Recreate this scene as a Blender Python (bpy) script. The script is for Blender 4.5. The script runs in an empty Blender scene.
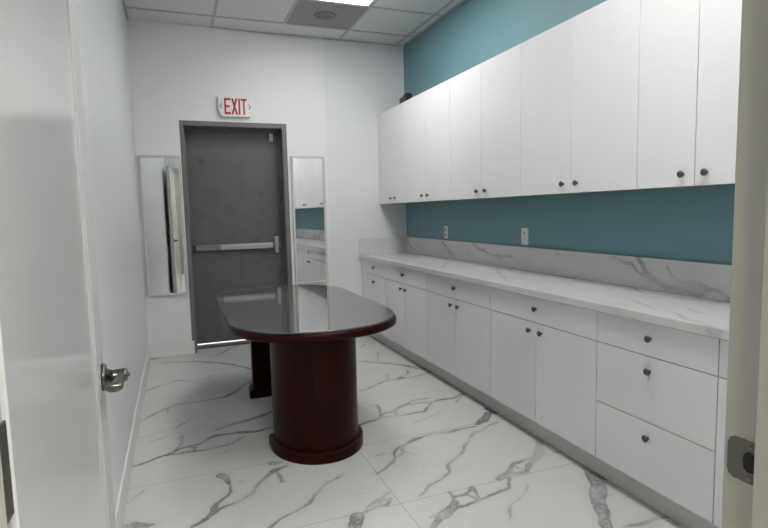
import bpy, bmesh, math, numpy as np
from mathutils import Vector, Matrix
C = bpy.context.scene.collection
PI = math.pi
# ---------------------------------------------------------------- room dimensions (metres, measured)
XL, XW, D = -0.295, 2.335, 5.348          # left wall, right wall, far wall (furred section)
DW = 5.374                                # far wall behind the counter
ZC = 3.0186                               # ceiling
XC, XF, XK, XU = 1.7814, 1.8016, 1.8536, 2.0225   # counter edge, base fronts, toe kick, upper fronts
ZT, ZB, ZS = 0.8557, 0.8211, 1.0214       # worktop top, underside, backsplash top
ZU0, ZU1 = 1.3729, 2.2975
YN = 0.575                                # room side of the near wall
# ---------------------------------------------------------------- helpers
def tag(o, label=None, cat=None, group=None, kind=None):
    if label: o['label'] = label
    if cat: o['category'] = cat
    if group: o['group'] = group
    if kind: o['kind'] = kind
    return o
def thing(name, label, cat, loc=(0,0,0), group=None, kind=None, rotz=0):
    o = bpy.data.objects.new(name, None); C.objects.link(o)
    o.location = loc; o.rotation_euler = (0,0,rotz); o.empty_display_size = .1
    return tag(o, label, cat, group, kind)
def obj(name, bm, m, parent=None, smooth=False, bevel=0, seg=2, loc=None):
    bmesh.ops.recalc_face_normals(bm, faces=bm.faces)
    me = bpy.data.meshes.new(name); bm.to_mesh(me); bm.free()
    for k in (m if isinstance(m, (list, tuple)) else [m]): me.materials.append(k)
    if smooth:
        for p in me.polygons: p.use_smooth = True
    o = bpy.data.objects.new(name, me); C.objects.link(o)
    if parent is not None: o.parent = parent
    if loc: o.location = loc
    if bevel:
        b = o.modifiers.new('bevel', 'BEVEL'); b.width = bevel; b.segments = seg; b.limit_method = 'ANGLE'
        b.angle_limit = math.radians(40); b.harden_normals = False
    return o
def box(bm, x0, x1, y0, y1, z0, z1, mi=0):
    v = [bm.verts.new(p) for p in ((x0,y0,z0),(x1,y0,z0),(x1,y1,z0),(x0,y1,z0),(x0,y0,z1),(x1,y0,z1),(x1,y1,z1),(x0,y1,z1))]
    for f in ((0,3,2,1),(4,5,6,7),(0,1,5,4),(1,2,6,5),(2,3,7,6),(3,0,4,7)):
        q = bm.faces.new([v[i] for i in f]); q.material_index = mi
    return bm
def BX(*a):
    bm = bmesh.new()
    if isinstance(a[0], (tuple, list)):
        for t in a: box(bm, *t)
    else: box(bm, *a)
    return bm
def prism(bm, pts, axis, a, b, mi=0):
    """extrude a 2D outline along axis from a to b"""
    def P(u, v, w): return {'x': (w,u,v), 'y': (u,w,v), 'z': (u,v,w)}[axis]
    lo = [bm.verts.new(P(u,v,a)) for u,v in pts]; hi = [bm.verts.new(P(u,v,b)) for u,v in pts]
    n = len(pts)
    bm.faces.new(lo[::-1]).material_index = mi; bm.faces.new(hi).material_index = mi
    for i in range(n):
        bm.faces.new((lo[i], lo[(i+1)%n], hi[(i+1)%n], hi[i])).material_index = mi
    return bm
def stack(bm, rings):
    """closed solid through a list of equal-length 3D rings"""
    R = [[bm.verts.new(p) for p in r] for r in rings]; n = len(R[0])
    bm.faces.new(R[0][::-1]); bm.faces.new(R[-1])
    for a, b in zip(R, R[1:]):
        for i in range(n): bm.faces.new((a[i], a[(i+1)%n], b[(i+1)%n], b[i]))
    return bm
def lathe(bm, prof, origin=(0,0,0), axis='z', n=24):
    """prof: list of (radius, height)"""
    ox, oy, oz = origin; rings = []
    for r, h in prof:
        ring = []
        for i in range(n):
            a = 2*PI*i/n; c, s = r*math.cos(a), r*math.sin(a)
            ring.append({'z': (ox+c,oy+s,oz+h), 'x': (ox+h,oy+c,oz+s), 'y': (ox+c,oy+h,oz+s)}[axis])
        rings.append(ring)
    return stack(bm, rings)
def dup(root, loc=None, label=None, group=None):
    def cp(o, parent):
        c = o.copy(); C.objects.link(c)
        if parent is not None: c.parent = parent
        for ch in list(kids.get(o.name, [])): cp(ch, c)
        return c
    kids = {}
    for q in list(C.objects):
        if q.parent: kids.setdefault(q.parent.name, []).append(q)
    r = cp(root, None)
    if loc: r.location = loc
    if label: r['label'] = label
    if group: r['group'] = group
    return r
# ---------------------------------------------------------------- materials
def mat(name, col, rough=.5, metal=0., spec=.5, coat=0., emit=None, estr=0., var=0., vscale=4., bump=0., bscale=200., coatr=.05):
    m = bpy.data.materials.new(name); m.use_nodes = True
    N, L = m.node_tree.nodes, m.node_tree.links
    b = N['Principled BSDF']
    b.inputs['Base Color'].default_value = (*col, 1); b.inputs['Roughness'].default_value = rough
    b.inputs['Metallic'].default_value = metal; b.inputs['Specular IOR Level'].default_value = spec
    b.inputs['Coat Weight'].default_value = coat; b.inputs['Coat Roughness'].default_value = coatr
    if emit: b.inputs['Emission Color'].default_value = (*emit, 1); b.inputs['Emission Strength'].default_value = estr
    tc = N.new('ShaderNodeTexCoord')
    if var or True:
        n = N.new('ShaderNodeTexNoise'); n.inputs['Scale'].default_value = vscale; n.inputs['Detail'].default_value = 4
        L.new(tc.outputs['Object'], n.inputs['Vector'])
        r = N.new('ShaderNodeMapRange'); L.new(n.outputs['Fac'], r.inputs['Value'])
        v = var or .02
        r.inputs['From Min'].default_value = .3; r.inputs['From Max'].default_value = .7
        r.inputs['To Min'].default_value = 1-v; r.inputs['To Max'].default_value = 1
        x = N.new('ShaderNodeMix'); x.data_type = 'RGBA'; x.blend_type = 'MULTIPLY'; x.inputs['Factor'].default_value = 1
        x.inputs['A'].default_value = (*col, 1); L.new(r.outputs['Result'], x.inputs['B'])
        L.new(x.outputs['Result'], b.inputs['Base Color'])
    if bump:
        n2 = N.new('ShaderNodeTexNoise'); n2.inputs['Scale'].default_value = bscale; n2.inputs['Detail'].default_value = 3
        L.new(tc.outputs['Object'], n2.inputs['Vector'])
        bp = N.new('ShaderNodeBump'); bp.inputs['Strength'].default_value = bump; bp.inputs['Distance'].default_value = .001
        L.new(n2.outputs['Fac'], bp.inputs['Height']); L.new(bp.outputs['Normal'], b.inputs['Normal'])
    return m
def marble(name, base, vein, rough, tiles=False, cloud=.05):
    m = mat(name, base, rough, spec=.5)
    N, L = m.node_tree.nodes, m.node_tree.links
    b = N['Principled BSDF']
    for l in list(b.inputs['Base Color'].links): L.remove(l)
    tc = N.new('ShaderNodeTexCoord')
    def math_(op, a, b_=None, c=None):
        q = N.new('ShaderNodeMath'); q.operation = op
        for i, k in enumerate((a, b_, c)):
            if k is None: continue
            if isinstance(k, (int, float)): q.inputs[i].default_value = k
            else: L.new(k, q.inputs[i])
        return q.outputs[0]
    def noise(scale, det=4, dist=0):
        n = N.new('ShaderNodeTexNoise'); n.inputs['Scale'].default_value = scale; n.inputs['Detail'].default_value = det
        n.inputs['Distortion'].default_value = dist
        L.new(tc.outputs['Object'], n.inputs['Vector']); return n.outputs['Fac']
    def ramp(v, a, c):
        r = N.new('ShaderNodeMapRange'); r.interpolation_type = 'SMOOTHSTEP'
        L.new(v, r.inputs['Value']); r.inputs['From Min'].default_value = a; r.inputs['From Max'].default_value = c
        return r.outputs['Result']
    vd = N.new('ShaderNodeAttribute'); vd.attribute_name = 'vein_distance'
    vs = N.new('ShaderNodeAttribute'); vs.attribute_name = 'vein_strength'
    d = math_('ADD', vd.outputs['Fac'], math_('ADD', math_('MULTIPLY', math_('SUBTRACT', noise(13, 3), .5), .022), math_('MULTIPLY', math_('SUBTRACT', noise(55, 4), .5), .012)))
    k = ramp(d, .007, -.005)
    tex = ramp(noise(30, 6, 1.6), .34, .66)
    core = ramp(d, -.002, -.014)
    k = math_('MULTIPLY', k, math_('SUBTRACT', 1.0, math_('MULTIPLY', core, math_('MULTIPLY_ADD', tex, .42, -.02))))
    k = math_('MULTIPLY', k, math_('MULTIPLY', vs.outputs['Fac'], math_('MULTIPLY_ADD', ramp(noise(6, 4), .35, .62), .6, .50)))
    # soft halo beside each vein and a faint clouding of the slab
    halo = math_('MULTIPLY', ramp(vd.outputs['Fac'], .05, 0.), math_('MULTIPLY', vs.outputs['Fac'], .10))
    cl = math_('MULTIPLY', ramp(noise(2.2, 5, 1.2), .45, .75), cloud)
    fine = math_('MULTIPLY', ramp(math_('ABSOLUTE', math_('SUBTRACT', noise(3.1, 3, 1.8), .5)), .008, 0.), .10)
    k = math_('MAXIMUM', math_('MAXIMUM', k, halo), math_('ADD', cl, fine))
    mx = N.new('ShaderNodeMix'); mx.data_type = 'RGBA'
    mx.inputs['A'].default_value = (*base, 1); mx.inputs['B'].default_value = (*vein, 1); L.new(k, mx.inputs['Factor'])
    out = mx.outputs['Result']
    if tiles:
        sp = N.new('ShaderNodeSeparateXYZ'); L.new(tc.outputs['Object'], sp.inputs[0])
        def joint(v, off, size, w):
            f = math_('ABSOLUTE', math_('SUBTRACT', math_('FRACT', math_('ADD', math_('DIVIDE', math_('SUBTRACT', v, off), size), 20.5)), .5))
            return math_('LESS_THAN', f, w/size)
        j = math_('MAXIMUM', joint(sp.outputs['X'], .868, 1.22, .0016), joint(sp.outputs['Y'], 2.127, .645, .0016))
        m2 = N.new('ShaderNodeMix'); m2.data_type = 'RGBA'; L.new(math_('MULTIPLY', j, .6), m2.inputs['Factor'])
        L.new(out, m2.inputs['A']); m2.inputs['B'].default_value = (.16,.155,.15,1); out = m2.outputs['Result']
    L.new(out, b.inputs['Base Color'])
    return m
def sheet(name, us, vs_, P, veins, m, parent=None, back=None):
    """a slab face as a fine grid that carries the vein pattern of the stone; closed by its sides and back"""
    U, V = np.meshgrid(us, vs_, indexing='xy'); nu, nv = len(us), len(vs_)
    # organic wobble so that traced veins are not straight
    Uq = U + .004*np.sin(31*V+13*U)+.003*np.sin(57*U-21*V) ; Vq = V + .004*np.sin(37*U+15*V+2)+.003*np.sin(23*U-53*V)
    best = np.full(U.shape, .3); st = np.zeros(U.shape)
    for s, pts in veins:
        for (x0,y0,h0), (x1,y1,h1) in zip(pts, pts[1:]):
            dx, dy = x1-x0, y1-y0; l2 = dx*dx+dy*dy+1e-12
            t = np.clip(((Uq-x0)*dx+(Vq-y0)*dy)/l2, 0, 1)
            dd = np.hypot(Uq-x0-t*dx, Vq-y0-t*dy) - (h0+(h1-h0)*t)/1000. - .0020 - .0006*np.clip(Vq if name == 'floor' else 0, 0, 5)
            w = dd < best; best = np.where(w, dd, best); st = np.where(w, s, st)
    co = [P(u, v, 0) for u, v in zip(U.ravel(), V.ravel())]
    faces = []
    for j in range(nv-1):
        for i in range(nu-1):
            a = j*nu+i; faces.append((a, a+1, a+nu+1, a+nu))
    att = [best.ravel(), st.ravel()]
    # sides and back
    rim = [i for i in range(nu)] + [j*nu+nu-1 for j in range(1, nv)] + [(nv-1)*nu+i for i in range(nu-2, -1, -1)] + [j*nu for j in range(nv-2, 0, -1)]
    n0 = len(co)
    for r in rim: co.append(P(U.ravel()[r], V.ravel()[r], 1))
    k = len(rim)
    for i in range(k): faces.append((rim[(i+1)%k], rim[i], n0+i, n0+(i+1)%k))
    faces.append(tuple(range(n0, n0+k))[::-1])
    me = bpy.data.meshes.new(name); me.from_pydata(co, [], faces); me.update()
    for nm, arr in (('vein_distance', att[0]), ('vein_strength', att[1])):
        a = me.attributes.new(nm, 'FLOAT', 'POINT')
        a.data.foreach_set('value', np.concatenate([arr, arr[rim]]).astype(np.float32))
    bm = bmesh.new(); bm.from_mesh(me); bmesh.ops.recalc_face_normals(bm, faces=bm.faces); bm.to_mesh(me); bm.free()
    me.materials.append(m)
    o = bpy.data.objects.new(name, me); C.objects.link(o)
    if parent is not None: o.parent = parent
    return o
# vein layout of the stone (world metres, half width in millimetres)
FLOOR_VEINS=[
(0.7,[(-0.268,5.288,9.0),(-0.222,5.315,9.0)]),
(0.75,[(-0.18,5.117,4.0),(-0.06,5.091,12.0),(0.125,5.025,12.8),(0.269,4.908,12.0),(0.408,4.772,11.2),(0.525,4.583,8.0)]),
(0.6,[(0.226,5.131,5.0),(0.307,5.176,8.0),(0.427,5.39,9.5),(0.545,5.507,8.8),(0.626,5.548,5.0)]),
(0.6,[(-0.31,4.323,5.0),(-0.22,4.376,5.0),(-0.124,4.465,4.8),(-0.045,4.489,4.2),(0.086,4.446,4.0),(0.217,4.525,4.0)]),
(0.5,[(-0.124,4.465,4.0),(-0.004,4.501,4.0)]),
(0.6,[(-0.295,3.678,4.0),(-0.245,3.724,4.5),(-0.181,3.822,5.0),(-0.12,3.87,6.0),(-0.063,3.919,7.0),(0.038,3.915,6.0),(0.172,3.926,5.0)]),
(0.5,[(-0.12,3.87,5.0),(-0.116,3.793,5.0)]),
(0.8,[(0.172,3.926,5.0),(0.263,3.934,7.0),(0.332,4.007,9.0),(0.412,4.153,7.5),(0.493,4.265,6.0)]),
(0.35,[(-0.19,3.456,3.0),(-0.077,3.471,3.0),(-0.005,3.554,3.0),(0.03,3.619,3.0)]),
(0.75,[(0.162,3.344,3.0),(0.216,3.368,6.6),(0.286,3.402,10.0),(0.369,3.415,13.0),(0.46,3.464,11.6),(0.539,3.513,8.0)]),
(0.7,[(0.103,3.206,4.0),(0.169,3.269,4.0),(0.257,3.247,4.0),(0.359,3.23,4.5),(0.492,3.232,5.0)]),
(0.8,[(-0.299,3.018,10.0),(-0.251,3.024,6.4),(-0.188,3.06,4.8),(-0.133,3.085,7.2),(-0.083,3.116,8.0),(-0.031,3.154,8.0),(0.053,3.174,5.6),(0.142,3.241,4.0),(0.206,3.254,4.0),(0.305,3.22,4.8),(0.422,3.213,6.0)]),
(0.8,[(-0.133,3.085,5.0),(-0.066,3.084,4.5),(0.026,3.079,4.0),(0.192,3.08,4.0),(0.313,3.171,4.0)]),
(0.7,[(-0.083,3.116,4.0),(-0.042,3.207,6.0),(-0.034,3.327,4.0)]),
(0.6,[(0.026,3.079,4.0),(0.033,3.125,4.0),(-0.031,3.154,4.0)]),
(0.25,[(0.078,2.942,3.0),(0.16,2.978,3.0),(0.247,3.03,3.0)]),
(0.3,[(-0.21,3.331,3.0),(-0.138,3.35,3.0),(-0.027,3.395,3.0)]),
(0.5,[(-0.279,2.624,2.0),(-0.246,2.683,2.5),(-0.21,2.724,3.0)]),
(0.75,[(0.136,2.726,18.0),(0.16,2.696,12.0),(0.176,2.621,3.0)]),
(0.8,[(0.176,2.621,3.0),(0.173,2.55,4.0),(0.122,2.476,6.0),(0.084,2.408,10.0),(0.048,2.352,6.0),(-0.003,2.298,5.0)]),
(0.8,[(0.073,2.382,9.0),(0.107,2.402,4.8),(0.176,2.432,4.0),(0.261,2.479,4.0),(0.315,2.568,4.3),(0.369,2.64,4.8),(0.414,2.672,4.0)]),
(0.5,[(0.225,2.607,4.0),(0.243,2.623,4.0)]),
(0.7,[(-0.286,2.425,10.0),(-0.243,2.42,20.0),(-0.19,2.39,18.7),(-0.163,2.398,6.0)]),
(0.7,[(0.253,2.475,5.0),(0.304,2.549,6.0),(0.334,2.606,7.0),(0.4,2.677,6.0),(0.473,2.698,5.0)]),
(0.6,[(0.403,2.761,14.0),(0.452,2.742,5.0)]),
(0.6,[(0.4,2.677,4.0),(0.414,2.596,5.0),(0.419,2.533,2.0)]),
(0.3,[(0.397,2.591,2.0),(0.431,2.54,2.0)]),
(0.65,[(0.295,2.169,2.0),(0.351,2.221,2.7),(0.425,2.254,4.0),(0.495,2.289,6.0),(0.533,2.364,4.0),(0.599,2.419,2.7),(0.704,2.493,2.0)]),
(0.55,[(0.853,2.231,9.0),(0.795,2.203,9.0),(0.744,2.165,8.0),(0.695,2.128,2.0)]),
(0.55,[(0.846,2.181,6.0),(0.815,2.144,5.3),(0.767,2.141,5.0),(0.698,2.121,5.0)]),
(0.5,[(0.756,2.14,3.0),(0.806,2.188,3.0),(0.841,2.189,3.0)]),
(0.8,[(0.651,2.109,30.0),(0.638,2.061,27.3),(0.622,2.028,24.7),(0.603,1.983,22.0)]),
(0.75,[(1.413,4.422,3.0),(1.515,4.329,6.0),(1.659,4.202,9.0),(1.747,4.091,14.0),(1.808,3.994,18.0),(1.863,3.928,10.0)]),
(0.7,[(1.177,3.656,3.0),(1.272,3.673,4.7),(1.389,3.764,5.9),(1.458,3.787,5.3),(1.544,3.786,5.0),(1.67,3.791,5.0),(1.759,3.808,5.0),(1.861,3.865,5.0)]),
(0.6,[(1.544,3.786,4.0),(1.666,3.883,4.0),(1.708,3.957,4.0)]),
(0.45,[(1.519,3.953,5.0),(1.461,3.786,5.0)]),
(0.5,[(1.679,4.586,3.0),(1.577,4.328,3.0)]),
(0.4,[(1.61,4.86,8.0),(1.674,4.956,4.0)]),
(0.75,[(0.989,3.051,6.0),(1.05,3.07,8.1),(1.133,3.107,11.1),(1.163,3.147,12.7),(1.254,3.177,6.3),(1.376,3.255,5.0),(1.45,3.3,5.0),(1.563,3.303,5.0)]),
(0.65,[(1.376,3.255,9.0),(1.456,3.244,8.4),(1.558,3.228,8.2),(1.641,3.234,8.8),(1.738,3.235,7.0),(1.839,3.283,4.0)]),
(0.7,[(1.133,3.107,6.0),(1.243,3.095,4.5),(1.354,3.083,4.0),(1.439,3.092,4.0),(1.546,3.203,4.0)]),
(0.6,[(1.243,3.095,4.0),(1.272,3.149,4.0),(1.254,3.177,4.0)]),
(0.7,[(1.163,3.147,5.0),(1.186,3.228,5.5),(1.191,3.332,6.0)]),
(0.5,[(1.706,3.146,3.0),(1.777,3.217,3.0),(1.85,3.302,3.0)]),
(0.3,[(1.305,2.943,2.0),(1.426,2.988,2.0),(1.528,3.043,2.0)]),
(0.8,[(1.646,2.763,14.0),(1.709,2.806,30.0),(1.797,2.888,16.0),(1.837,2.889,6.0)]),
(0.8,[(1.837,2.889,20.0),(1.828,2.974,8.0)]),
(0.6,[(1.199,2.739,2.0),(1.294,2.744,4.0),(1.4,2.738,12.0),(1.613,2.743,2.0)]),
(0.3,[(1.506,2.632,2.0),(1.61,2.69,2.0),(1.755,2.738,2.0)]),
(0.65,[(1.125,2.677,6.0),(1.184,2.71,12.0),(1.263,2.732,4.0)]),
(0.7,[(0.862,2.432,3.0),(0.928,2.453,4.6),(0.986,2.514,4.4),(1.022,2.591,4.8),(1.094,2.673,5.8),(1.134,2.68,5.0)]),
(0.4,[(1.094,2.673,6.0),(1.089,2.609,5.0),(1.127,2.534,2.0)]),
(0.5,[(0.924,2.619,3.0),(0.982,2.625,3.0)]),
(0.4,[(1.025,2.558,3.0),(1.089,2.593,3.0),(1.107,2.668,3.0)]),
(0.5,[(1.763,2.75,3.0),(1.615,2.676,2.3),(1.499,2.615,2.4),(1.396,2.489,3.6),(1.238,2.373,6.4),(1.201,2.291,4.1),(1.076,2.227,2.3),(0.967,2.155,3.0)]),
(0.6,[(1.85,2.439,16.0),(1.761,2.325,14.5),(1.664,2.243,14.0),(1.572,2.168,12.0),(1.539,2.142,6.0)]),
(0.6,[(1.704,2.256,8.0),(1.625,2.261,8.0),(1.548,2.236,7.0),(1.483,2.194,7.5),(1.391,2.14,12.0)]),
(0.5,[(1.391,2.14,10.0),(1.482,2.161,14.0),(1.553,2.141,10.0)]),
(0.5,[(1.54,2.225,3.0),(1.534,2.185,3.0),(1.554,2.162,3.0)]),
(0.5,[(1.108,2.128,4.0),(1.109,2.07,5.5),(1.079,2.027,7.0)]),
(0.65,[(1.099,2.03,14.0),(1.06,2.004,20.0),(1.009,1.974,22.0),(0.922,1.914,10.0)]),
(0.65,[(1.07,2.01,6.0),(1.128,1.995,6.0),(1.203,2.018,5.4),(1.298,2.027,5.0),(1.385,2.055,4.8),(1.437,2.12,4.0)]),
(0.6,[(1.114,2.079,6.0),(1.164,2.08,7.3),(1.231,2.118,7.0),(1.209,2.027,5.0)]),
(0.5,[(1.164,2.08,4.0),(1.215,2.017,5.0)]),
(0.4,[(0.931,1.968,3.0),(0.977,1.978,3.0),(0.992,1.941,3.0),(0.922,1.914,3.0)]),
(0.4,[(1.491,2.046,2.0),(1.429,1.988,2.7),(1.292,1.903,2.7),(1.229,1.819,2.0)]),
(0.6,[(1.867,2.458,10.0),(1.804,2.368,12.7),(1.746,2.283,13.3),(1.633,2.216,12.0)]),
(0.5,[(1.746,2.283,3.0),(1.803,2.264,2.5),(1.859,2.248,2.0)]),
(0.75,[(1.845,2.094,8.0),(1.818,1.986,26.3),(1.787,1.914,34.0),(1.707,1.834,33.0),(1.638,1.738,28.0),(1.583,1.648,22.7),(1.549,1.591,16.0)]),
(0.65,[(1.845,2.094,10.0),(1.833,2.018,16.0),(1.855,1.933,6.0)]),
(0.65,[(1.634,1.597,3.0),(1.703,1.592,8.0),(1.794,1.593,8.0),(1.864,1.586,3.0)]),
]
SPLASH_VEINS=[
(0.7,[(5.309,0.985,8.0),(5.253,0.934,9.0),(5.146,0.895,6.0),(4.96,0.871,3.0)]),
(0.5,[(5.164,0.965,5.0),(5.039,0.927,6.0),(4.898,0.904,5.0)]),
(0.35,[(5.48,1.006,10.0),(5.413,0.926,7.0),(5.37,0.854,4.0)]),
(0.75,[(4.532,1.014,5.0),(4.442,0.966,6.3),(4.36,0.924,6.0),(4.297,0.875,4.0)]),
(0.3,[(4.155,0.996,3.0),(4.053,0.943,3.5),(3.997,0.925,4.0)]),
(0.65,[(3.955,1.006,6.0),(3.834,0.971,6.0),(3.706,0.942,6.6),(3.608,0.935,8.2),(3.492,0.939,9.0),(3.381,0.94,5.0)]),
(0.35,[(3.338,0.931,5.0),(3.296,0.909,5.0)]),
(0.3,[(3.235,0.944,4.0),(3.185,0.918,4.0)]),
(0.5,[(2.894,1.01,4.0),(2.868,0.998,5.0),(2.851,0.986,2.0)]),
(0.6,[(2.417,1.009,3.0),(2.342,0.997,6.5),(2.264,0.983,10.0),(2.228,0.946,8.0),(2.161,0.928,6.0)]),
(0.7,[(2.217,1.015,10.0),(2.186,0.982,13.4),(2.168,0.946,14.0),(2.11,0.915,10.6),(2.047,0.891,7.6),(1.987,0.88,7.6),(1.908,0.872,9.4),(1.833,0.874,12.0)]),
(0.5,[(2.161,0.936,6.0),(2.135,0.902,5.7),(2.071,0.889,5.3),(2.011,0.875,5.0)]),
(0.6,[(2.032,0.982,6.0),(1.995,0.948,5.0),(1.954,0.917,5.0),(1.898,0.912,16.0)]),
(0.55,[(1.898,0.904,30.0),(1.849,0.901,30.0),(1.792,0.898,8.0),(1.742,0.891,8.0),(1.684,0.867,6.0)]),
]
TOP_VEINS=[
(0.35,[(2.304,5.211,7.0),(2.132,4.704,12.0),(1.908,4.247,4.0)]),
(0.35,[(1.895,3.682,8.0),(2.062,3.961,8.5),(2.195,4.137,9.0)]),
(0.45,[(2.092,3.351,8.0),(2.257,3.519,12.5),(2.123,3.267,13.0),(1.981,3.008,10.5),(1.907,2.822,6.0)]),
(0.3,[(2.325,3.625,4.0),(2.244,3.385,6.0),(2.199,3.131,3.0)]),
(0.55,[(2.263,3.019,6.0),(2.3,2.916,9.0),(2.314,2.768,10.0),(2.361,2.639,8.5),(2.356,2.575,4.0)]),
(0.35,[(2.164,2.664,3.0),(2.078,2.456,3.7),(2.037,2.276,3.3),(2.058,2.215,2.0)]),
(0.6,[(2.311,2.52,5.0),(2.362,2.447,7.0),(2.348,2.3,6.7),(2.213,2.088,4.0)]),
(0.4,[(2.007,2.145,3.0),(1.999,2.019,4.3),(1.968,1.879,4.7),(1.887,1.706,4.0)]),
(0.4,[(1.98,1.823,3.0),(1.907,1.654,5.2),(1.825,1.492,7.0),(1.784,1.361,8.0),(1.747,1.273,8.0)]),
(0.3,[(2.126,1.867,5.0),(2.031,1.681,5.0),(1.973,1.559,4.0)]),
(0.3,[(2.224,2.178,3.0),(2.195,2.022,3.0),(2.238,1.954,3.0)]),
]
LENS, HALL, EXPO = 9.0, 50.0, 0.72
M = {}
M['wall2'] = mat('grey_white_wall', (.735,.752,.762), .5, bump=.25, bscale=180)  # slightly darker and greyer than the furred section
M['wall'] = mat('white_wall_paint', (.78,.785,.785), .5, bump=.25, bscale=180)
M['left_wall'] = mat('glossy_white_wall_paint', (.72,.735,.75), .3, bump=.1, bscale=60)
M['teal'] = mat('teal_wall_paint', (.15,.30,.335), .55, bump=.2, bscale=180)
M['ceil'] = mat('ceiling_tile', (.74,.75,.75), .9, bump=.6, bscale=300, var=.05, vscale=60)
M['tbar'] = mat('shadow_grey_grid_metal', (.48,.48,.48), .5)  # white T-bars greyed, painting in the shadow lines between the tiles
M['vent'] = mat('grey_vent_panel', (.30,.30,.29), .6)
M['vent2'] = mat('dark_vent_ring', (.22,.22,.215), .6)
M['base'] = mat('white_baseboard', (.74,.74,.73), .35)
M['gloss'] = mat('white_gloss_laminate', (.765,.77,.775), .07, coat=.3)
M['carc'] = mat('shade_grey_carcass', (.20,.20,.20), .5)  # white carcass coloured dark to paint shade into the gaps between fronts
M['kick'] = mat('grey_toe_kick', (.60,.60,.585), .35)
M['knob'] = mat('dark_nickel', (.12,.115,.11), .28, metal=.9)
M['doorgrey'] = mat('grey_door_paint', (.085,.088,.093), .42)
M['framegrey'] = mat('grey_frame_paint', (.15,.152,.155), .4)
M['alu'] = mat('brushed_aluminium', (.42,.42,.42), .42, metal=.6)
M['alud'] = mat('grey_housing', (.20,.20,.20), .45, metal=.3)
M['black'] = mat('black_plastic', (.008,.008,.009), .45)
M['thresh'] = mat('bronze_threshold', (.16,.13,.10), .5, metal=.4)
M['cream'] = mat('cream_jamb_paint', (.50,.49,.43), .45)
M['door'] = mat('gloss_white_door', (.68,.69,.69), .16, coat=.35, coatr=.12)
M['strip'] = mat('matte_edge_band', (.50,.505,.49), .55)
M['nickel'] = mat('satin_nickel', (.16,.15,.13), .28, metal=1)
M['bronze'] = mat('worn_bronze_plate', (.17,.155,.13), .38, metal=.85)
M['hole'] = mat('dark_recess', (.01,.01,.01), .7)
M['mframe'] = mat('cream_mirror_frame', (.60,.60,.56), .45)
M['mirror'] = mat('mirror_glass', (.78,.80,.80), .02, metal=1)
M['wood'] = mat('cherry_wood', (.021,.0017,.0011), .32, spec=.12, coat=.0, var=.45, vscale=7)
M['woodt'] = mat('dark_wood_under_glass', (.035,.018,.014), .3)
M['glass'] = mat('smoked_glass_sheet', (.085,.088,.082), .06, spec=1.0)
M['plate'] = mat('white_wall_plate', (.72,.72,.70), .4)
M['slot'] = mat('plate_slot', (.30,.30,.29), .5)
M['red'] = mat('red_exit_letters', (.46,.010,.030), .5)
M['sign'] = mat('white_sign_housing', (.80,.79,.77), .4)
M['chev'] = mat('sign_chevron', (.25,.13,.13), .5)
M['lens'] = mat('troffer_lens', (.9,.9,.9), .5, emit=(1.0,.985,.96), estr=LENS)
M['ground'] = mat('outdoor_concrete', (.6,.6,.58), .9)
M['hall'] = mat('hall_paint', (.22,.215,.20), .7)
# door_grime on the exit door: blotchy scuffs
def grime(m):
    N, L = m.node_tree.nodes, m.node_tree.links; b = N['Principled BSDF']
    tc = N.new('ShaderNodeTexCoord'); n = N.new('ShaderNodeTexNoise'); n.inputs['Scale'].default_value = 9; n.inputs['Detail'].default_value = 6
    n.inputs['Roughness'].default_value = .65; L.new(tc.outputs['Object'], n.inputs['Vector'])
    r = N.new('ShaderNodeValToRGB'); L.new(n.outputs['Fac'], r.inputs['Fac'])
    r.color_ramp.elements[0].position = .30; r.color_ramp.elements[0].color = (.065,.067,.071,1)
    r.color_ramp.elements[1].position = .42; r.color_ramp.elements[1].color = (.105,.108,.115,1)
    e = r.color_ramp.elements.new(.72); e.color = (.118,.121,.128,1)
    L.new(r.outputs['Color'], b.inputs['Base Color'])
grime(M['doorgrey'])
M['floor'] = marble('marble_floor_tile', (.55,.55,.54), (.105,.105,.107), .24, tiles=True)
M['stone'] = marble('marble_worktop', (.62,.62,.615), (.27,.27,.27), .18, cloud=.14)

# ================================================================ SETTING
S = dict(kind='structure')
ys = [0.45]
while ys[-1] < 5.66: ys.append(ys[-1] + max(.006, .0038*ys[-1]))
fl = sheet('floor', np.arange(XL-.05, 2.02, .0065), np.array(ys), lambda u, v, k: (u, v, -.05*k), FLOOR_VEINS, M['floor']); tag(fl, **S)
o = obj('floor', BX(-1.3, 2.4, -2.2, .4495, -.05, 0), M['floor']); tag(o, **S)
o = obj('floor', BX(2.0185, 2.45, .451, 5.66, -.05, -.0005), M['floor']); tag(o, **S)
o = obj('ground', BX(-2, 4, 5.68, 8.5, -.06, -.005), M['ground']); tag(o, **S)
o = obj('wall_left', BX(XL-.1, XL, YN, 5.66, 0, 3.2), M['left_wall']); tag(o, **S)
o = obj('wall_right', BX(XW, XW+.1, YN, 5.66, 0, 3.2), M['teal']); tag(o, **S)
FX0, FX1, FZ = .086, 1.064, 2.168        # outer edges of the exit door frame
bm = BX((XL, FX0+.02, D+.025, 5.66, 0, 3.2), (FX1-.02, XW, DW, 5.66, 0, 3.2), (FX0+.02, FX1-.02, D+.025, 5.66, FZ-.02, 3.2))
o = obj('wall_far', bm, M['wall2']); tag(o, **S)
# furred layer left of the counter, stopping short of the ceiling
bm = BX((XL+.0005, FX0+.02, D, D+.0245, 0, FZ-.02), (FX1-.02, 1.462, D, D+.0245, 0, FZ-.02))
prism(bm, [(XL+.0005, FZ-.02), (1.462, FZ-.02), (1.462, ZC-.034), (.30, ZC-.003), (XL+.0005, ZC-.002)], 'y', D, D+.0245)
o = obj('wall_far', bm, M['wall']); tag(o, **S)
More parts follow.
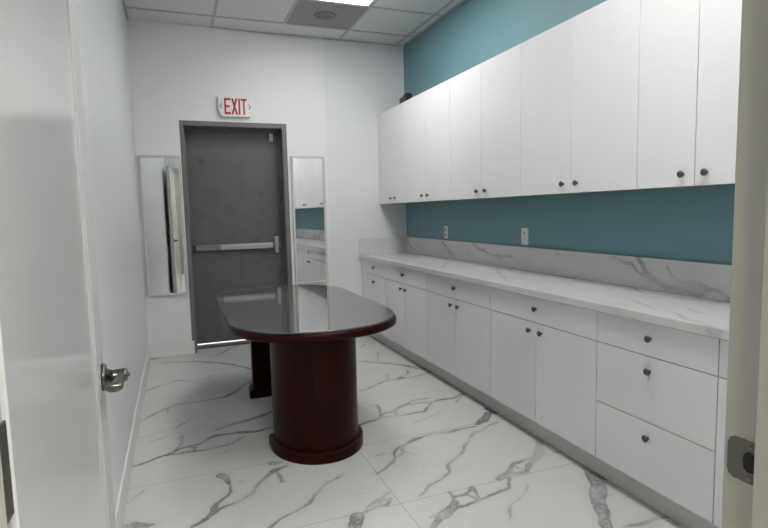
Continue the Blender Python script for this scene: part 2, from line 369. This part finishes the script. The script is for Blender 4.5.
# near wall with the doorway the camera stands in
JX0, JX1, JZ = -.158, .787, 2.10
bm = BX((XL-.1, JX0-.03, .455, YN-.004, 0, 3.2), (JX1+.03, XW+.1, .455, YN-.004, 0, 3.2), (JX0-.03, JX1+.03, .455, YN-.004, JZ+.03, 3.2))
o = obj('wall_near', bm, M['wall']); tag(o, **S)
bm = BX((-1.3,-1.2,-2.2,.45,0,2.7), (1.7,1.8,-2.2,.45,0,2.7), (-1.3,1.8,-2.3,-2.2,0,2.7), (-1.3,XL-.1,.4,.45,0,2.7))
o = obj('wall_hall', bm, M['hall']); tag(o, **S)
o = obj('ceiling', BX(-1.3, 1.8, -2.3, .454, 2.7, 2.8), M['hall']); tag(o, **S)
o = obj('ceiling', BX(XL-.1, XW+.1, .455, 5.66, ZC, ZC+.08), M['ceil']); tag(o, **S)
# ceiling grid
GX = [.415, 1.025, 1.635, 2.245]; GY = [5.06-.61*i for i in range(8)]
def skip(a0, a1, cells): return cells
LIGHTS = [(1.025, 3.23), (1.025, .79)]
bm = bmesh.new()
for x in GX:
    segs = [(YN, D)]
    for y in np.arange(0, 1): pass
    box(bm, x-.012, x+.012, YN, 5.048 if abs(x-1.025) < .01 else D, ZC-.006, ZC-.0005)
for y in GY:
    if y < YN: continue
    xs = [XL, *GX, XW]
    for a, b in zip(xs, xs[1:]):
        if abs(a-1.025) < .01 and any(ly+.1 < y < ly+1.12 for _, ly in LIGHTS): continue
        a2 = a+.0125 if a > XL else a; b2 = b-.0125 if b < XW else b
        box(bm, a2, b2, y-.012, y+.012, ZC-.006, ZC-.0005)
box(bm, XL+.0005, XL+.02, YN, D, ZC-.008, ZC-.0005); box(bm, XW-.02, XW-.0005, YN, D, ZC-.008, ZC-.0005)
box(bm, 1.464, XW-.021, DW-.02, DW-.0005, ZC-.008, ZC-.0005)
o = obj('trim_1', bm, M['tbar']); tag(o, **S)
# baseboards
def bboard(name, x0, x1, y0, y1):
    o = obj(name, BX(x0, x1, y0, y1, 0.0005, .125), M['base'], bevel=.004); return tag(o, **S)
bboard('baseboard_left', XL+.0005, XL+.013, YN+.001, D-.0005)
bboard('baseboard_far', XL+.0135, FX0+.020, D-.017, D-.0045)
bboard('baseboard_far', FX1+.002, XC+.015, D-.013, D-.0005)
# exit door frame (hollow metal)
f = .045; R0, R1, RZ = FX0+.036, FX1-f, FZ-f
bm = BX((FX0, R0, D-.004, 5.655, 0, FZ), (R1, FX1, D-.004, 5.655, 0, FZ), (R0, R1, D-.004, 5.655, RZ, FZ),
        (R0, R0+.015, 5.52, 5.552, 0, RZ), (R1-.015, R1, 5.52, 5.552, 0, RZ), (R0+.015, R1-.015, 5.52, 5.552, RZ-.015, RZ))
o = obj('trim_2', bm, M['framegrey'], bevel=.002); tag(o, **S)
o = obj('trim_3', BX(R0+.001, R1-.001, 5.49, 5.575, .0005, .024), M['thresh'], bevel=.006); tag(o, **S)
# exit door leaf with panic bar
d1 = thing('door_1', None, None, ((R0+R1)/2, 5.556, 0), kind='structure')
w = (R1-R0)/2-.003
PX = lambda x: x-(R0+R1)/2
obj('door_panel', BX(-w, w, 0, .045, .037, RZ-.003), M['doorgrey'], d1, bevel=.002)
pb = obj('panic_bar', BX((PX(.172), PX(.93), -.040, -.0005, .953, 1.012)), M['alud'], d1, bevel=.006)
obj('end_cap', BX(PX(.150), PX(.1715), -.044, -.0005, .949, 1.016), M['black'], pb, bevel=.004)
obj('push_pad', BX(PX(.400), PX(.905), -.064, -.0405, .957, 1.008), M['alu'], pb, bevel=.006)
hd = obj('latch_case', BX((PX(.931), PX(.972), -.055, -.0005, .905, 1.07)), M['alu'], pb, bevel=.008)
obj('latch_bolt', BX((PX(.9725), PX(.992), -.035, -.0005, .965, 1.015)), M['alud'], pb, bevel=.004)
sn = obj('door_contact', BX(PX(.925), PX(.960), -.034, -.0005, 2.022, 2.098), M['plate'], d1, bevel=.004)
obj('contact_magnet', BX(PX(.962), PX(.990), -.022, -.0005, 2.045, 2.072), M['alud'], sn, bevel=.003)
for z in (.25, 1.05, 1.85):
    bm = bmesh.new(); lathe(bm, [(.007,0),(.007,.1)], (-w-.001, -.009, z), 'z', 12)
    obj('hinge', bm, M['alud'], d1, smooth=True)

# near door frame (cream jambs) with stop, strike plate and hinge leaves
bm = BX((JX0-.03, JX0, .44, YN, 0, JZ+.03), (JX1, JX1+.03, .44, YN, 0, JZ+.03), (JX0, JX1, .44, YN, JZ, JZ+.03),
        (JX1-.012, JX1, .44, .520, 0, JZ), (JX0, JX0+.012, .44, .520, 0, JZ), (JX0+.012, JX1-.012, .44, .520, JZ-.012, JZ))
jm = obj('trim_4', bm, M['cream'], bevel=.002); tag(jm, **S)
bm = bmesh.new()
pts = [(.523,.877),(.523,.943),(.558,.943),(.565,.939),(.568,.931),(.568,.889),(.565,.881),(.558,.877)]
prism(bm, pts, 'x', JX1-.0022, JX1-.0004)
sp = obj('strike_plate', bm, M['bronze'], jm, bevel=.0006); sp['label'] = 'bronze strike plate in the jamb'
bm = bmesh.new()
prism(bm, [(.5245,.897),(.5245,.924),(.534,.927),(.541,.922),(.543,.911),(.541,.899),(.534,.894)], 'x', JX1-.0030, JX1-.0023)
obj('latch_hole', bm, M['hole'], sp)
for z in (.885, .935):
    bm = bmesh.new(); lathe(bm, [(.0035,0),(.0035,-.0008),(.002,-.0012)], (JX1-.0023, .533, z), 'x', 14)
    obj('screw', bm, M['alud'], sp)
for z in (.22, 1.073, 1.88):
    obj('hinge_leaf', BX(JX0+.0004, JX0+.003, .532, YN-.001, z-.045, z+.045), M['bronze'], jm, bevel=.001)
# open door: hinged on the left jamb, opened a little past square
ang = math.radians(92.4)
d2 = thing('door_2', None, None, (JX0+.002, YN+.008, 0), kind='structure', rotz=ang)
# local frame: x runs from the hinge to the free edge, +y is the back (towards the left wall), face at y=0
W2 = .925
obj('door_panel', BX(.004, W2-.16, 0, .042, .012, 2.085), M['door'], d2, bevel=.002)
st = obj('edge_stile', BX(W2-.157, W2, -.005, .042, .012, 2.085), M['strip'], d2, bevel=.002)
for side, y0 in ((-1, -.0052), (1, .0422)):
    yy = lambda t: y0+side*t
    hx, hz = W2-.062, .914
    bm = bmesh.new(); lathe(bm, [(.0335,0),(.0335,side*.006),(.030,side*.010),(.020,side*.012),(.0165,side*.020)], (hx,y0,hz), 'y', 32)
    ro = obj('handle_rose', bm, M['nickel'], d2, smooth=True, bevel=0)
    ex = .056 if side < 0 else .045
    bm = bmesh.new()
    lathe(bm, [(.0165,side*.0205),(.0150,side*.026),(.0160,side*(ex-.012)),(.0165,side*(ex-.004)),(.014,side*ex),(.006,side*(ex+.001)),(.0055,side*(ex+.005)),(.004,side*(ex+.006))], (hx,y0,hz), 'y', 28)
    ls = obj('handle_shank', bm, M['nickel'], ro, smooth=True)
    # lever blade: sweeps from the shank towards the hinge and returns to the door
    ring = []
    path = [(0,ex-.014,.010,.012),(-.03,ex-.014,.010,.012),(-.07,ex-.018,.013,.011),(-.098,ex-.024,.019,.0105),(-.106,ex-.025,.019,.010),(-.109,ex-.025,.016,.008)]
    bm = bmesh.new(); rings = []
    for i, (px, py, hw, hh) in enumerate(path):
        a = path[max(i-1,0)]; b = path[min(i+1,len(path)-1)]
        t = Vector((b[0]-a[0], side*(b[1]-a[1]), 0)).normalized(); nrm = Vector((-t.y, t.x, 0))
        c = Vector((hx+px, yy(py), hz))
        rings.append([tuple(c+nrm*hw*math.cos(q)+Vector((0,0,hh*math.sin(q)))) for q in [2*PI*j/14 for j in range(14)]])
    stack(bm, rings); obj('lever', bm, M['nickel'], ro, smooth=True)

# ================================================================ LIGHTS AND VENT IN THE CEILING
def troffer(x, y, label):
    t = thing('ceiling_light', label, 'ceiling light', (x+.305, y+.61, ZC), 'recessed troffers')
    a, b, k = .291, .596, .02
    obj('light_frame', BX((-a,a,-b,-b+k,-.010,-.0005), (-a,a,b-k,b,-.010,-.0005), (-a,-a+k,-b+k,b-k,-.010,-.0005), (a-k,a,-b+k,b-k,-.010,-.0005)), M['plate'], t, bevel=.002)
    obj('light_diffuser', BX(-a+k+.001, a-k-.001, -b+k+.001, b-k-.001, -.007, -.001), M['lens'], t)
    return t
troffer(1.025, 3.23, 'recessed fluorescent ceiling panel beside the round grey vent tile')
troffer(1.025, .79, 'recessed fluorescent ceiling panel nearest the open doorway')
vt = thing('ceiling_vent', 'grey square ceiling panel with a round diffuser beside the bright light', 'ceiling vent', (1.33, 4.755, ZC))
obj('vent_panel', BX(-.291,.291,-.291,.291,-.004,-.0005), M['vent'], vt, bevel=.001)
bm = bmesh.new(); lathe(bm, [(.10,-.0045),(.10,-.008),(.085,-.012),(.080,-.008),(.062,-.009),(.058,-.014),(.03,-.015),(.02,-.010)], (0,0,0), 'z', 40)
obj('round_diffuser', bm, M['vent2'], vt, smooth=True)

# ================================================================ EXIT SIGN
es = thing('exit_sign', 'white wall sign with red EXIT letters above the grey door', 'exit sign', (.587, D-.001, 2.21))
def rr(pts, r=.012, n=4):
    out = []
    for i, p in enumerate(pts):
        p = Vector(p); a = Vector(pts[i-1]); b = Vector(pts[(i+1)%len(pts)])
        u = (a-p).normalized(); w_ = (b-p).normalized()
        for k in range(n+1):
            t = k/n; q = (p+u*r)*(1-t)**2 + p*2*t*(1-t) + (p+w_*r)*t*t; out.append(tuple(q))
    return out
bm = bmesh.new(); prism(bm, rr([(-.157,.186),(.157,.186),(.155,.045),(.135,0),(-.128,0),(-.150,.045)], .014), 'y', -.042, 0)
obj('sign_housing', bm, M['sign'], es, bevel=.004)
def letter(bm, polys, x0, wd, z0, h):
    for p in polys: prism(bm, [(x0+u*wd, z0+v*h) for u, v in p], 'y', -.0440, -.0422)
q = .27
E_ = [[(0,0),(q,0),(q,1),(0,1)], [(q,0),(1,0),(1,.13),(q,.13)], [(q,.44),(.85,.44),(.85,.56),(q,.56)], [(q,.87),(1,.87),(1,1),(q,1)]]
X_ = [[(0,0),(.3,0),(1,1),(.7,1)], [(.7,0),(1,0),(.3,1),(0,1)]]
I_ = [[(0,0),(1,0),(1,1),(0,1)]]
T_ = [[(.36,0),(.64,0),(.64,.87),(.36,.87)], [(0,.87),(1,.87),(1,1),(0,1)]]
for ch, x0, wd in ((E_,-.100,.056), (X_,-.038,.058), (I_,.0265,.016), (T_,.049,.056)):
    bm = bmesh.new(); letter(bm, ch, x0, wd, .022, .146); obj('sign_letter', bm, M['red'], es)
for s in (-1, 1):
    bm = bmesh.new(); cx = s*.130
    prism(bm, [(cx+s*.012,.095),(cx-s*.006,.120),(cx-s*.012,.116),(cx+s*.002,.095),(cx-s*.012,.074),(cx-s*.006,.070)], 'y', -.0440, -.0422)
    obj('sign_chevron', bm, M['chev'], es)

# ================================================================ MIRRORS
def mirror(x0, x1, z0, z1, label, rz):
    t = thing('wall_mirror', label, 'mirror', ((x0+x1)/2, D-.001-abs(rz)*(x1-x0)/2, z0), 'narrow mirrors beside the exit door', rotz=rz)
    a = (x1-x0)/2; h = z1-z0; k = .022
    bm = BX((-a,-a+k,-.02,0,0,h), (a-k,a,-.02,0,0,h), (-a+k,a-k,-.02,0,0,k), (-a+k,a-k,-.02,0,h-k,h))
    obj('mirror_frame', bm, M['mframe'], t, bevel=.004)
    obj('mirror_glass', BX(-a+k+.0005, a-k-.0005, -.010, -.002, k+.0005, h-k-.0005), M['mirror'], t)
mirror(-.272, .078, .570, 1.852, 'narrow framed mirror on the far wall left of the grey door', -.020)
mirror(1.089, 1.432, .590, 1.860, 'narrow framed mirror on the far wall right of the grey door', .022)

# ================================================================ CABINETS
def knob_bm():
    bm = bmesh.new()
    return lathe(bm, [(.0075,0),(.0075,-.002),(.006,-.004),(.006,-.008),(.010,-.011),(.0148,-.014),(.0152,-.018),(.012,-.0215),(.006,-.023)], (0,0,0), 'x', 24)
knob_me = None
def knob(parent, y, z, x=-.0003):
    global knob_me
    if knob_me is None:
        o = obj('knob', knob_bm(), M['knob'], parent, smooth=True); knob_me = o.data
    else:
        o = bpy.data.objects.new('knob', knob_me); C.objects.link(o); o.parent = parent
    o.location = (x, y, z); return o
g = .0019; T = .018
ZL = .6746
def front(name, parent, y0, y1, z0, z1):
    return obj(name, BX(0, T, y0+g, y1-g, z0+g, z1-g), M['gloss'], parent, bevel=.0012)
def carcass(parent, y0, y1, x1, z0, z1):
    return obj('cabinet_body', BX(T+.001, x1, y0+.0008, y1-.0008, z0, z1), M['carc'], parent)
BW = XW-.002-XF; UW = XW-.002-XU
ZK = .112; ZBT = ZB-.001
def base_doors(y0, y1, label):
    t = thing('base_cabinet', label, 'cabinet', (XF, y0, 0), 'white base cabinets with one drawer over two doors')
    L_ = y1-y0; carcass(t, 0, L_, BW, ZK, ZBT)
    d = front('drawer', t, 0, L_, ZL, ZBT-.004); knob(d, L_/2, .752)
    for a, b, k in ((0, L_/2, L_/2-.05), (L_/2, L_, L_/2+.05)):
        d = front('door', t, a, b, ZK, ZL); knob(d, k, .626)
    return t
def base_drawers(y0, y1, label, filler=0):
    t = thing('base_cabinet', label, 'cabinet', (XF, y0, 0), 'white base cabinets with three drawers')
    L_ = y1-y0; carcass(t, 0, L_+filler, BW, ZK, ZBT)
    for z0, z1, kz in ((ZL, ZBT-.004, .750), (.391, ZL, .612), (ZK, .391, .325)):
        d = front('drawer', t, 0, L_, z0, z1); knob(d, L_/2, kz)
    if filler: front('filler_strip', t, L_, L_+filler, ZK, ZBT-.004)
    return t
Y = [.578, 1.349, 1.954, 2.869, 3.784, 4.697, 5.245]
base_doors(Y[0], Y[1], 'white base cabinet at the near end, partly hidden by the cream jamb')
base_drawers(Y[1], Y[2], 'white three-drawer base cabinet nearest the cream door jamb')
base_doors(Y[2], Y[3], 'white two-door base cabinet directly beyond the nearest drawer stack')
base_doors(Y[3], Y[4], 'white two-door base cabinet midway along the counter run')
base_doors(Y[4], Y[5], 'white two-door base cabinet next to the farthest drawer stack')
base_drawers(Y[5], Y[6], 'white drawer base cabinet at the far end against the far wall', filler=DW-.002-Y[6])
o = obj('toe_kick', BX(XK, XK+.016, Y[0], DW-.002, .0005, ZK-.001), M['kick'], bevel=.001)
tag(o, 'long grey toe kick board running under the base cabinets', 'toe kick')
def upper(y0, y1, label, filler=0, split=None):
    t = thing('wall_cabinet', label, 'cabinet', (XU, y0, ZU0), 'white upper cabinets with two doors')
    L_ = y1-y0; H_ = ZU1-ZU0; carcass(t, 0, L_+filler, UW, .004, H_)
    for a, b, k in ((0, L_/2, L_/2-.055), (L_/2, L_, L_/2+.055)):
        d = front('door', t, a, b, 0, H_); knob(d, k, .054)
    if filler: front('filler_strip', t, L_, L_+filler, 0, H_)
    return t
upper(Y[0], Y[1], 'white upper cabinet at the near end, hidden mostly behind the cream jamb')
upper(Y[1], Y[2], 'narrow white upper cabinet above the nearest drawer stack')
upper(Y[2], Y[3], 'wide white upper cabinet second from the near doorway in view')
upper(Y[3], Y[4], 'wide white upper cabinet above the right-hand wall outlet, middle of the row')
upper(Y[4], Y[5], 'wide white upper cabinet above the left-hand wall outlet')
upper(Y[5], Y[6], 'narrow white upper cabinet at the far end touching the white wall', filler=DW-.002-Y[6])

# ================================================================ WORKTOP AND BACKSPLASH
yy_ = np.arange(Y[0], DW-.001, .009)
o = sheet('worktop', np.linspace(XC, XW-.001, 62), yy_, lambda u, v, k: (u, v, ZT if k == 0 else ZB), TOP_VEINS, M['stone'])
tag(o, 'long white marble worktop with grey veins over the base cabinets', 'worktop')
o = sheet('backsplash', yy_, np.linspace(ZT+.0006, ZS, 26), lambda u, v, k: (XW-.020+.0195*k, u, v), SPLASH_VEINS, M['stone'])
tag(o, 'long marble backsplash strip with grey veins under the teal wall', 'backsplash')
o = obj('side_splash', BX(XC, XW-.021, DW-.020, DW-.0006, ZT+.0006, ZS), M['stone'])
tag(o, 'short marble splash piece against the white far wall', 'backsplash')

# ================================================================ OUTLETS
def outlet(y, z, label, w_=.072, h=.116):
    t = thing('wall_outlet', label, 'outlet', (XW-.0005, y, z))
    obj('cover_plate', BX(-.006, 0, -w_/2, w_/2, 0, h), M['plate'], t, bevel=.003)
    return t
t = outlet(4.46, 1.035, 'narrow white electrical outlet plate on the teal wall, farther one')
for z in (.034, .082):
    bm = bmesh.new(); prism(bm, rr([(-.016,z-.014),(.016,z-.014),(.016,z+.014),(-.016,z+.014)], .008), 'x', -.0085, -.0062)
    r_ = obj('receptacle', bm, M['slot'], t)
t = outlet(3.25, 1.037, 'white wall plate with a dark sensor dot on the teal wall, nearer one', .084, .120)
obj('switch_insert', BX(-.009, -.0062, -.017, .017, .026, .094), M['plate'], t, bevel=.002)
bm = bmesh.new(); lathe(bm, [(.009,0),(.009,-.001),(.006,-.002)], (-.0093, 0, .082), 'x', 16); obj('sensor_dot', bm, M['slot'], t)

# ================================================================ BLACK BOX ON TOP OF THE UPPERS
bx = thing('router_box', 'small black electronic box lying on top of the far upper cabinets', 'electronic box', (2.034, 4.65, ZU1+.0005))
bm = bmesh.new(); prism(bm, [(0,0),(.15,0),(.15,.050),(.065,.056),(.055,.070),(0,.073)], 'x', 0, .065)
obj('box_case', bm, M['black'], bx, bevel=.003)
obj('box_lid', BX(.01, .055, .006, .038, .0735, .078), M['black'], bx, bevel=.0015)

# ================================================================ TABLE
tb = thing('conference_table', 'dark cherry oval conference table with glass top on two drum legs', 'table', (.697, 3.415, 0))
TZ = .728
def outline(hw, hl, r, n=20):
    """racetrack with elliptical ends; r = length of each curved end"""
    se = lambda v: math.copysign(abs(v)**.88, v)
    P_ = []
    for i in range(n+1):
        a = PI*i/n; P_.append((hw*se(math.cos(a)), hl-r + r*se(math.sin(a))))
    for i in range(n+1):
        a = PI+PI*i/n; P_.append((hw*se(math.cos(a)), -(hl-r) + r*se(math.sin(a))))
    return P_
HW, HL, RE = .473, .915, .52
prof = [(-.030,.676),(-.012,.676),(-.003,.681),(0,.690),(.0,.706),(-.003,.715),(-.010,.7205),(-.03,.7205)]
bm = bmesh.new(); rings = []
for off, z in prof: rings.append([(x, y, z) for x, y in outline(HW+off, HL+off, RE+off, 28)])
stack(bm, rings)
tt = obj('tabletop', bm, M['wood'], tb, smooth=True)
for p in tt.data.polygons:
    if abs(p.normal.z) > .99: p.use_smooth = False
bm = bmesh.new(); stack(bm, [[(x, y, z) for x, y in outline(HW-.012+o_, HL-.012+o_, RE-.012+o_, 28)] for o_, z in ((-.0015,.7212),(0,.7225),(0,.7265),(-.0015,.728))])
gl = obj('glass_top', bm, M['glass'], tb); gl['label'] = 'dark reflective glass sheet'
def dshape(hw, depth, flat, n=30):
    """D outline: round side at -y, flat side at y=0; flat = straight length before the curve"""
    P_ = [(hw, 0), (hw, -flat)]
    for i in range(1, n):
        a = -PI*i/n; P_.append((hw*math.cos(a), -flat+(depth-flat)*math.sin(a)))
    P_ += [(-hw, -flat), (-hw, 0)]
    return P_
for s in (1, -1):
    yf = -.405*s - .010; xo = -.010
    rings = []; bm = bmesh.new()
    pl = lambda sh, z, back=0: [(xo+x, yf+s*(y+back), z) for x, y in sh]
    stack(bm, [pl(dshape(.235, .335, .05), .0655, -.012), pl(dshape(.235, .335, .05), .6755, -.012)])
    pd = obj('pedestal', bm, M['wood'], tb, smooth=True)
    bm = bmesh.new()
    stack(bm, [pl(dshape(.262, .372, .06), .0005), pl(dshape(.262, .372, .06), .048), pl(dshape(.255, .365, .06), .058, -.003), pl(dshape(.240, .345, .055), .065, -.008)])
    fo = obj('pedestal_base', bm, M['wood'], pd, smooth=True)
    for q_ in (pd, fo):
        e = q_.modifiers.new('edges', 'EDGE_SPLIT'); e.split_angle = math.radians(35)

# ================================================================ LIGHT
w = bpy.data.worlds.new('world'); bpy.context.scene.world = w; w.use_nodes = True
w.node_tree.nodes['Background'].inputs[0].default_value = (.6,.7,.8,1); w.node_tree.nodes['Background'].inputs[1].default_value = .8
sun = bpy.data.lights.new('sun', 'SUN'); sun.energy = 4; sun.angle = .01
so = bpy.data.objects.new('sun', sun); C.objects.link(so)
so.rotation_euler = Vector((.25, 1.0, 1.3)).to_track_quat('Z', 'Y').to_euler()
hl = bpy.data.lights.new('hall_lamp', 'AREA'); hl.energy = HALL; hl.size = .6; hl.color = (1,.97,.90)
ho = bpy.data.objects.new('hall_lamp', hl); C.objects.link(ho); ho.location = (.5, -1.0, 2.65)

# ================================================================ CAMERA
cam = bpy.data.cameras.new('camera'); co = bpy.data.objects.new('camera', cam); C.objects.link(co)
fw = Vector((0.35622607, 0.92932938, -0.0972105)); rt = Vector((0.93266111, -0.35997742, -0.02365375)); up = Vector((0.05697571, 0.08223837, 0.99498272))
mw = Matrix((( rt.x, up.x, -fw.x, 0), (rt.y, up.y, -fw.y, 0), (rt.z, up.z, -fw.z, 1.30), (0,0,0,1)))
co.matrix_world = mw
cam.sensor_width = 36; cam.lens = 540.33/768*36; cam.clip_start = .02; cam.clip_end = 60
sc = bpy.context.scene; sc.camera = co
sc.view_settings.view_transform = 'Standard'; sc.view_settings.look = 'None'; sc.view_settings.gamma = 1
sc.view_settings.use_curve_mapping = False; sc.view_settings.exposure = EXPO
